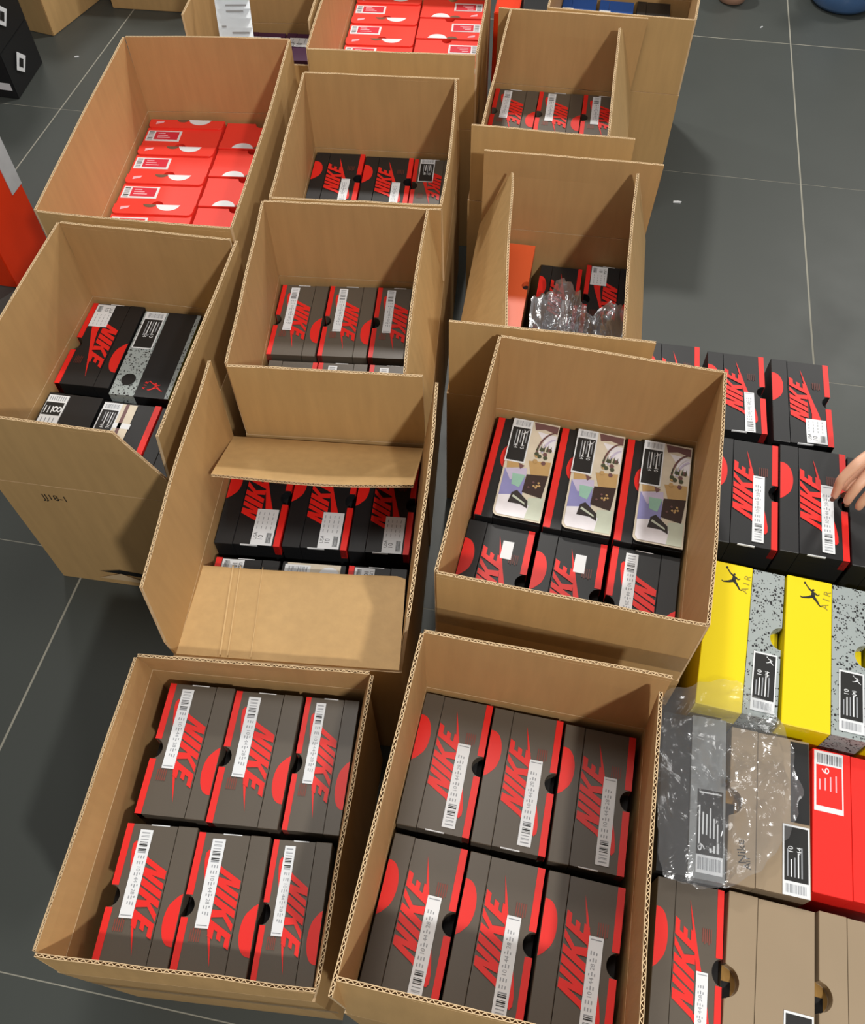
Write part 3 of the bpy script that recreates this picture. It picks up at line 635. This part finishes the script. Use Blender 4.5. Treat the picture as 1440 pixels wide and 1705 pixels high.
# handwritten carton
shoe_box((K, 'square'), 'black sneaker box with white label in the back left of the handwritten carton', -.930, 1.130, .114, .232, .35, 3, True)
shoe_box('cementblack', 'black and speckled grey box with red leaping figure, in the handwritten carton', -.806, 1.124, .122, .236, .35, 3)
shoe_box('cement', 'narrow speckled grey box squeezed against the right wall of the handwritten carton', -.694, 1.124, .09, .23, .335, 3)
shoe_box(('plain_black', 'eight'), 'plain black box with a white label reading 8, front left of the handwritten carton', -.922, .886, .112, .215, .345, 2)
shoe_box(('plain_black', 'picture'), 'black box with beige picture panel and red edge, front middle of the handwritten carton', -.802, .884, .116, .215, .345, 2)
shoe_box(('plain_black', 'sizes'), 'black box with a black size label, front right of the handwritten carton', -.691, .885, .098, .215, .345, 2)

# orange-red boxes, lid band towards the back in the left column, towards the front in the right one
def landscape(lbl, x, y, wide, deep, ztop, deg, back=True, group=None):
    return shoe_box('orange_red', lbl, x, y, deep, wide, ztop, deg + (-90 if back else 90), False, group)
ordn = ('rearmost', 'second from the back', 'third from the back', 'fourth from the back', 'frontmost')
ang = R_(6.5); u = Vector((math.cos(ang), math.sin(ang))); v = Vector((-math.sin(ang), math.cos(ang)))
org = Vector((-1.0185, 1.869)); pitch = .1145
for k in range(5):
    p = org - v * pitch * k
    landscape('orange-red shoe box, %s in the left column of the large left carton' % ordn[k], p.x, p.y, .194, pitch - .001, .344, 6.5, True, 'orange-red boxes in the large left carton')
    p = org + u * .193 - v * (pitch * k - .008)
    landscape('orange-red shoe box, %s in the right column of the large left carton' % ordn[k], p.x, p.y, .186, pitch - .001, .338, 6.5, False, 'orange-red boxes in the large left carton')
ang = R_(5.5); u = Vector((math.cos(ang), math.sin(ang))); v = Vector((-math.sin(ang), math.cos(ang)))
org = Vector((-.640, 2.575)); pitch = .1155
for k in range(5):
    p = org - v * pitch * k
    landscape('orange-red shoe box, %s in the left column of the top centre carton' % ordn[k], p.x, p.y, .194, pitch - .001, .34, 5.5, True, 'orange-red boxes in the top centre carton')
    p = org + u * .192 - v * (pitch * k - .014)
    landscape('orange-red shoe box, %s in the right column of the top centre carton' % ordn[k], p.x, p.y, .184, pitch - .001, .338, 5.5, False, 'orange-red boxes in the top centre carton')

# carton with shipping sheet, top right carton
shoe_box('purple', 'dark purple box in the middle of the carton with the shipping sheet', -.938, 2.30, .108, .14, .35, 5)
shoe_box('purple', 'dark purple box at the right of the carton with the shipping sheet', -.830, 2.31, .100, .14, .35, 5)
shoe_box(('plain_black', 'sizes'), 'black box with black and white label at the right wall beside purple boxes', -.762, 2.285, .018, .14, .34, 5)
shoe_box('blue', 'blue box at the left in the top right carton', -.085, 2.60, .098, .2, .352, 0)
shoe_box('blue', 'blue box in the middle of the top right carton', .022, 2.60, .098, .2, .352, 0)
shoe_box('plain_black', 'dark umber box beside the blue boxes in the top right carton', .128, 2.60, .095, .21, .354, 0)
b = B(); b.box(-.022, .022, -.02, .02, 0, .33, WHITE); b.box(-.016, .016, -.014, .006, .33, .332, INK)
t = thing('small_box', 'small white box with black mark at the right wall of the top right carton', 'box', (.1995, 2.60, BASEZ)); link('box_body', b.mesh('box_body'), t)

# half-empty carton
shoe_box((K, 'low'), 'black sneaker box with red disc, behind the crumpled plastic in the half-empty carton', -.018, 1.512, .096, .22, .27, 0)
shoe_box((K, 'square'), 'black sneaker box with upright red edge, right rear of the half-empty carton', .092, 1.512, .106, .22, .285, 0, True)
b = B()
b.box(-.036, .036, -.13, .13, 0, .31, CBK)
t = thing('shoe_box', 'tall orange box leaning at the left inside the half-empty carton', 'shoe box', (-.122, 1.478, BASEZ)); link('box_base', b.mesh('box_base'), t)
b = B(); b.prism([(-.040, -.132), (.038, -.132), (.038, -.012)] + arc(.038, 0, .014, .014, 270, 90, 8)[1:-1] + [(.038, .012), (.038, .134), (-.040, .134)], .300, .322, ORANGE)
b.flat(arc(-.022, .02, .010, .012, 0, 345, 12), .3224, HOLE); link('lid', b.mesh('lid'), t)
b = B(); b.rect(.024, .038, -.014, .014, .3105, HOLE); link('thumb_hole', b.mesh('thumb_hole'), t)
shoe_box(('plain_black',), 'black box in the front left corner of the half-empty carton', -.120, 1.235, .10, .2, .25, 0)
b = B(); b.box(-.05, .05, -.09, .09, 0, .235, WHITE); b2 = b
t = thing('shoe_box', 'white box with printed side under the crumpled plastic in the half-empty carton', 'shoe box', (-.012, 1.29, BASEZ)); link('box_body', b.mesh('box_body'), t)
b = B(); b.box(-.047, .012, -.085, .085, .2352, .2362, WHITE)
for i in range(6): b.rect(-.042 + .008 * i, -.038 + .008 * i, .0, .03 + .02 * (i % 3), .2364, INK if i % 2 else GREYI)
for i in range(5): b.rect(-.04 + .009 * i, -.035 + .009 * i, -.06, -.02, .2364, GREYI)
link('label', b.mesh('label'), t)
shoe_box((U, 'blacksq'), 'umber box with black size label under the crumpled plastic, right front of the half-empty carton', .098, 1.275, .10, .19, .24, 0)

# ------------------------------------------------------------------ boxes standing loose on the floor at the right
GR = 'black sneaker boxes standing on the floor at the right'
shoe_box((K, 'low'), 'black sneaker box partly behind the right wall of the picture-lid carton, back row', .362, 1.243, .112, .205, .332, 1, False, GR, z0=0)
shoe_box((K, 'square'), 'black sneaker box at the right end of the back row on the floor', .487, 1.238, .112, .215, .332, 0, False, GR, z0=0)
shoe_box((K, 'none'), 'black sneaker box mostly hidden behind the picture-lid carton', .238, 1.262, .108, .2, .322, 1, False, GR, z0=0)
shoe_box((K, 'strip'), 'black sneaker box with long white label, left in the row under the hand', .374, .990, .113, .236, .345, -2, False, GR, z0=0)
shoe_box((K, 'strip'), 'black sneaker box whose white label the fingers touch', .493, .990, .118, .238, .345, -2, False, GR, z0=0)
shoe_box(('plain_black',), 'black box cut by the right edge behind the hand', .617, .985, .12, .238, .34, -2, False, GR, z0=0)
GY = 'yellow-lidded speckled boxes at the right'
shoe_box('cement', 'yellow-lidded speckled grey box, left, with plastic film over its near end', .368, .700, .126, .27, .335, -4.5, False, GY, z0=0)
shoe_box('cement', 'yellow-lidded speckled grey box, right, beside the photo edge', .499, .690, .130, .272, .338, -4, False, GY, z0=0)
shoe_box('cement', 'yellow-lidded speckled grey box cut off by the right edge', .636, .684, .130, .27, .335, -4, False, GY, z0=0)
shoe_box('grey', 'grey-lidded black box under the clear plastic film', .300, .436, .096, .245, .308, -.5, z0=0)
shoe_box(('beige', 'panel'), 'glossy beige box with dark corner, half under the clear plastic film', .413, .432, .118, .235, .31, -2, z0=0)
shoe_box('bright_red', 'bright red box with red and white size label reading 6', .531, .430, .112, .214, .31, -3, z0=0)
shoe_box((U, 'low'), 'umber sneaker box on the floor at the bottom, right of the nearest centre carton', .300, .196, .094, .225, .30, -1.5, z0=0)
shoe_box(('beige', 'black'), 'plain glossy beige box with black-framed label at the bottom edge', .410, .188, .119, .235, .30, -3, z0=0)
shoe_box(('beige',), 'glossy beige box at the bottom right corner of the photo', .531, .192, .112, .22, .30, -3, z0=0)
shoe_box(('plain_black',), 'black box cut by the right edge beside the bright red box', .648, .43, .11, .21, .30, -3, z0=0)

# ------------------------------------------------------------------ plastic film
def film(name, label, outline, m, amp, seed, cat='plastic bag', res=.006, freq=9, fold=None):
    """crumpled sheet inside a world outline with heights, interpolated and wrinkled"""
    cx = sum(p[0] for p in outline) / len(outline); cy = sum(p[1] for p in outline) / len(outline); cz = sum(p[2] for p in outline) / len(outline)
    bm = bmesh.new(); rings = []; n = 96; nr = 26
    def out(a):
        k = a / 1.0 * len(outline); i = int(k) % len(outline); f = k - int(k); p = outline[i]; q = outline[(i + 1) % len(outline)]
        return Vector((lerp(p[0], q[0], f), lerp(p[1], q[1], f), lerp(p[2], q[2], f)))
    c = Vector((cx, cy, cz))
    def wr(p):
        q = Vector((p.x * freq + seed, p.y * freq, seed)); q2 = Vector((p.x * freq * 2.6 - seed, p.y * freq * 2.2, 2.1 * seed))
        return amp * (abs(noise.noise(q)) * 1.6 + .7 * abs(noise.noise(q2)) + .25 * abs(noise.noise(q2 * 2.3)))
    for r in range(nr + 1):
        row = []
        for k in range(n):
            e = out(k / n); p = c.lerp(e, r / nr); w = noise.noise(Vector((k * .35, seed, 0))) * .012 * (r / nr) ** 3
            p = p + (e - c).normalized() * w
            p.z = p.z + wr(p) + (fold(p) if fold else 0); row.append(bm.verts.new(p))
        rings.append(row)
    for r in range(nr):
        for k in range(n):
            k2 = (k + 1) % n
            if r == 0: continue
            bm.faces.new((rings[r][k], rings[r][k2], rings[r + 1][k2], rings[r + 1][k]))
    bm.faces.new(rings[1])
    for vv in rings[0]: bm.verts.remove(vv)
    bm.normal_update()
    me = bpy.data.meshes.new(name); bm.to_mesh(me); bm.free(); me.materials.append(m)
    for p in me.polygons: p.use_smooth = True
    o = link(name, me); return tag(o, label, cat)
film('plastic_bag', 'clear crumpled plastic film spread over the grey-lidded and beige boxes',
     [(.236, .569, .335), (.295, .60, .347), (.354, .609, .350), (.390, .585, .348), (.421, .552, .345), (.447, .50, .330), (.447, .45, .325), (.433, .40, .32), (.415, .36, .318), (.390, .335, .318), (.346, .300, .310), (.300, .300, .310), (.258, .305, .314), (.243, .37, .318), (.240, .45, .322), (.236, .52, .328)], FILM, .018, 3.3)
film('crumpled_bag', 'grey crumpled plastic bag over boxes at the front of the half-empty carton',
     [(-.070, 1.430, .262), (-.043, 1.478, .29), (-.010, 1.492, .32), (.02, 1.46, .32), (.06, 1.42, .30), (.10, 1.455, .32), (.132, 1.445, .31), (.143, 1.36, .27), (.142, 1.26, .26), (.10, 1.18, .262), (.0, 1.17, .262), (-.060, 1.2, .262), (-.072, 1.32, .262)], FILM2, .05, 7.7, freq=15)

# ------------------------------------------------------------------ things further back and at the edges
def upright_block(name, part, label, cat, corners, h, m, mtop=None, z0=0.0005):
    cx = sum(p[0] for p in corners) / len(corners); cy = sum(p[1] for p in corners) / len(corners)
    t = thing(name, label, cat, (cx, cy, 0)); b = B(); b.prism([(x - cx, y - cy) for x, y in corners], z0, z0 + h, m, mtop)
    bmesh.ops.bevel(b.bm, geom=list(b.bm.edges), offset=.002, segments=2, affect='EDGES')
    link(part, b.mesh(part), t); return t, cx, cy
# shipping sheet
t = thing('shipping_sheet', 'long white shipping paper with barcode hanging over the flap of the carton behind', 'paper', (-.945, 2.14, .36))
b = B(); n = 16
def sh(k): 
    a = k / n; return (-.050 + .012 * a * a, .035 - .10 * a + .03, .32 * (1 - a) - .0 + .055 * math.sin(a * 2.2)) 
for k in range(n):
    p, q = sh(k), sh(k + 1); w = .088
    b.face([(p[0], p[1] + .02, p[2]), (p[0] + w, p[1] + .035, p[2]), (q[0] + w, q[1] + .035, q[2]), (q[0], q[1] + .02, q[2])], WHITE)
bmesh.ops.solidify(b.bm, geom=b.bm.faces[:], thickness=.0006)
link('paper', b.mesh('paper', True), t)
b = B()
def on(a, f, d=.0016):
    p = sh(a * n); return Vector((p[0] + .088 * f, p[1] + .02 + .015 * f - d * 1.2, p[2] + d))
for i in range(18):
    f = .2 + .62 * i / 18; g = f + random.choice((.010, .018)); b.face([on(.58, f), on(.58, g), on(.50, g), on(.50, f)], INK)
for a0, f0, f1 in ((.30, .1, .7), (.34, .1, .85), (.38, .1, .6), (.66, .3, .9), (.70, .3, .8), (.80, .12, .25), (.84, .4, .9), (.88, .6, .9)): b.face([on(a0 + .012, f0), on(a0 + .012, f1), on(a0, f1), on(a0, f0)], GREYI)
link('printed_text', b.mesh('printed_text'), t)['kind'] = 'stuff'

t, cx, cy = upright_block('shoe_box_stack_box', 'box_body', 'tall bright orange box at the left edge with a silver-white label', 'box', [(-1.75, 1.60), (-1.494, 1.597), (-1.489, 1.79), (-1.75, 1.79)], .62, DORANGE)
t.name = 'orange_box'
b = B(); b.box(.1262, .1305, .044, .0975, .199, .40, mat('label_silver', (188, 192, 196), .35, .12, 30)); link('label', b.mesh('label'), t, (.0015, 0, 0))
b = B(); b.rect(-.12, .12, -.09, .09, .6215, ORED); link('box_top', b.mesh('box_top'), t)

def stack_box(label, corners, z0, h, marks):
    t, cx, cy = upright_block('black_box', 'box_body', label, 'box', corners, h, BLACK, None, z0); return t, cx, cy
SC = [(-2.25, 2.47), (-1.905, 2.462), (-1.925, 2.69), (-2.25, 2.70)]
tops = []
for k, lb in enumerate(('bottom black box of the stack at the upper left edge', 'middle black box of the stack at the upper left edge', 'top black box of the stack at the upper left edge, under a white paper')):
    t, cx, cy = stack_box(lb, SC, .0005 + .151 * k, .15, None)
    b = B()
    if k == 0:
        b.face([(-1.99 - cx, 2.4635 - cy, .03), (-1.915 - cx, 2.4605 - cy, .03), (-1.915 - cx, 2.4605 - cy, .055), (-1.99 - cx, 2.4635 - cy, .055)], WHITE)
    b.face([(-1.9075 - cx + .004, 2.51 - cy, .075 + .151 * k), (-1.9075 - cx + .001, 2.55 - cy, .045 + .151 * k), (-1.9075 - cx - .001, 2.59 - cy, .08 + .151 * k), (-1.9075 - cx + .001, 2.55 - cy, .115 + .151 * k)], WHITE)
    b.face([(-1.9067 - cx + .004, 2.53 - cy, .078 + .151 * k), (-1.9067 - cx + .001, 2.55 - cy, .06 + .151 * k), (-1.9067 - cx + .0, 2.57 - cy, .08 + .151 * k), (-1.9067 - cx + .002, 2.55 - cy, .095 + .151 * k)], INK)
    link('printed_mark', b.mesh('printed_mark'), t)['kind'] = 'stuff'
b = B(); b.box(-.11, .07, -.05, .12, 0, .001, WHITE); b.face([(.071, -.05, .001), (.071, .12, .001), (.078, .06, -.07), (.077, .0, -.06)], WHITE)
tag(link('paper_sheet', b.mesh('paper_sheet'), None, (-1.975, 2.53, .4545), 0), 'white paper sheet on top of the black box stack at the left edge', 'paper')

def closed_carton(label, corners, h, lab=None):
    t, cx, cy = upright_block('cardboard_carton', 'carton_body', label, 'carton', corners, h, CB)
    b = B(); mx = sum(p[0] for p in corners) / 4 - cx
    c = [Vector((p[0] - cx, p[1] - cy)) for p in corners]; m1 = (c[0] + c[3]) / 2; m2 = (c[1] + c[2]) / 2; d = (c[3] - c[0]).normalized() * .025
    b.face([(*(m1 - d), h + .001), (*(m2 - d), h + .001), (*(m2 + d), h + .001), (*(m1 + d), h + .001)], TAPE); link('packing_tape', b.mesh('packing_tape'), t)
    return t, c
t, c = closed_carton('closed carton behind the black box stack, its corner towards the camera', [(-1.96, 2.86), (-1.86, 3.30), (-2.20, 3.36), (-2.29, 2.93)], .40)
d = (c[1] - c[0]); nrm = Vector((d.y, -d.x)).normalized(); b = B(); A = lambda f, z: ((c[0] + d * f + nrm * .0015).x, (c[0] + d * f + nrm * .0015).y, z)
b.face([A(.18, .12), A(.42, .12), A(.42, .30), A(.18, .30)], WHITE); nrm = nrm * 2; b.face([A(.24, .18), A(.34, .18), A(.34, .24), A(.24, .24)], GREYI); link('label', b.mesh('label'), t)
closed_carton('closed carton cut by the top edge beside the paper-sheet carton', [(-1.825, 3.085), (-1.45, 3.10), (-1.47, 3.5), (-1.84, 3.48)], .36)
t, cx, cy = upright_block('orange_box', 'box_body', 'small orange box in the gap left of the top right carton', 'box', [(-.335, 2.66), (-.262, 2.665), (-.266, 2.86), (-.34, 2.86)], .31, DORANGE)
t, cx, cy = upright_block('black_box', 'box_body', 'small black box beside the orange one, behind the tall flap', 'box', [(-.252, 2.67), (-.155, 2.67), (-.158, 2.86), (-.255, 2.86)], .31, BLACK)

def lathe(name, label, cat, loc, prof, m, n=40):
    b = B(); rings = [[b.bm.verts.new((r * math.cos(2 * math.pi * k / n), r * math.sin(2 * math.pi * k / n), z)) for k in range(n)] for r, z in prof]
    for a, c in zip(rings, rings[1:]):
        for k in range(n): b.bm.faces.new((a[k], a[(k + 1) % n], c[(k + 1) % n], c[k])).material_index = b.mi(m)
    b.bm.faces.new(list(reversed(rings[0]))); return tag(link(name, b.mesh(name, True), None, loc), label, cat)
lathe('glass_vase', 'blue glass vase standing on the floor at the top right corner', 'vase', (.84, 3.565, .0005), [(.08, 0), (.105, .004), (.118, .02), (.125, .06), (.11, .13), (.07, .2), (.04, .26), (.036, .34), (.05, .4), (.046, .4), (.032, .34), (.036, .26)], GLASS)
lathe('clay_pot', 'pinkish clay pot on the floor at the top edge', 'pot', (.443, 3.515, .0005), [(.035, 0), (.048, .004), (.054, .03), (.06, .1), (.064, .11), (.06, .112), (.055, .1), (.045, .01)], POT)
for i, (x, y, s, lb) in enumerate(((.284, 2.282, 1, 'short white paper scrap on the floor right of the far cartons'), (-1.821, 2.743, .6, 'tiny white crumb on the floor by the black box stack'), (.548, 3.33, .5, 'tiny pale crumb on the floor near the clay pot'))):
    b = B(); b.prism([(-.012, -.003), (.010, -.0045), (.013, .001), (.004, .0035), (-.011, .003)], 0, .003, WHITE)
    o = link('paper_scrap', b.mesh('paper_scrap'), None, (x, y, .0003), R_(20 * i + 8)); o.scale = (s, s, 1); tag(o, lb, 'paper scrap')

# ------------------------------------------------------------------ hand reaching in from the right
def skin_mesh(name, chains, parent=None, m=SKIN, sub=2):
    """chains: list of lists of (x, y, z, r); first point of later chains may repeat an earlier point index"""
    me = bpy.data.meshes.new(name); verts = []; edges = []; rad = []
    for ch in chains:
        start = ch[0] if isinstance(ch[0], int) else None
        prev = start
        for p in (ch[1:] if start is not None else ch):
            verts.append(p[:3]); rad.append(p[3]); i = len(verts) - 1
            if prev is not None: edges.append((prev, i))
            prev = i
    me.from_pydata(verts, edges, []); o = link(name, me, parent); md = o.modifiers.new('skin', 'SKIN'); md.use_smooth_shade = True
    for i, r in enumerate(rad): me.skin_vertices[0].data[i].radius = r if isinstance(r, tuple) else (r, r)
    me.skin_vertices[0].data[0].use_root = True
    s = o.modifiers.new('subdivision', 'SUBSURF'); s.levels = sub; s.render_levels = sub
    me.materials.append(m); return o
pr = thing('person', 'bare hand and wrist reaching in from the right to pinch a white box label', 'person', (0, 0, 0))
hand = skin_mesh('hand', [
    [(.840, 1.120, .72, (.036, .040)), (.740, 1.080, .60, (.033, .036)), (.662, 1.048, .505, (.026, .030)), (.622, 1.030, .468, (.030, .026)), (.594, 1.020, .452, (.034, .020)), (.570, 1.010, .442, (.030, .016))],
    [4, (.556, 1.028, .452, .0115), (.532, 1.005, .447, .0100), (.515, .990, .415, .0088), (.519, .988, .382, .0078), (.522, .990, .362, .0066)],
    [5, (.553, .996, .432, .0100), (.541, .978, .420, .0095), (.536, .972, .393, .0085), (.539, .974, .372, .0072)],
    [5, (.572, .985, .432, .0100), (.560, .966, .418, .0093), (.554, .961, .394, .0082), (.556, .963, .376, .0070)],
    [4, (.592, .982, .432, .0095), (.582, .962, .418, .0085), (.577, .957, .398, .0075), (.578, .958, .384, .0062)],
    [3, (.600, 1.046, .436, .0150), (.575, 1.038, .414, .0125), (.552, 1.020, .388, .0110), (.537, 1.004, .366, .0085)]], pr)
b = B(); 
for (x, y, z, r) in ((.5180, .9835, .3665, .0050), (.5385, .9965, .3660, .0058), (.5385, .9685, .375, .0045)):
    b.face([(x + r * math.cos(a), y + r * .35 * math.sin(a) - .001, z + r * 1.1 * math.sin(a)) for a in [k * math.pi / 5 for k in range(10)]], NAIL)
link('nail', b.mesh('nail'), pr)
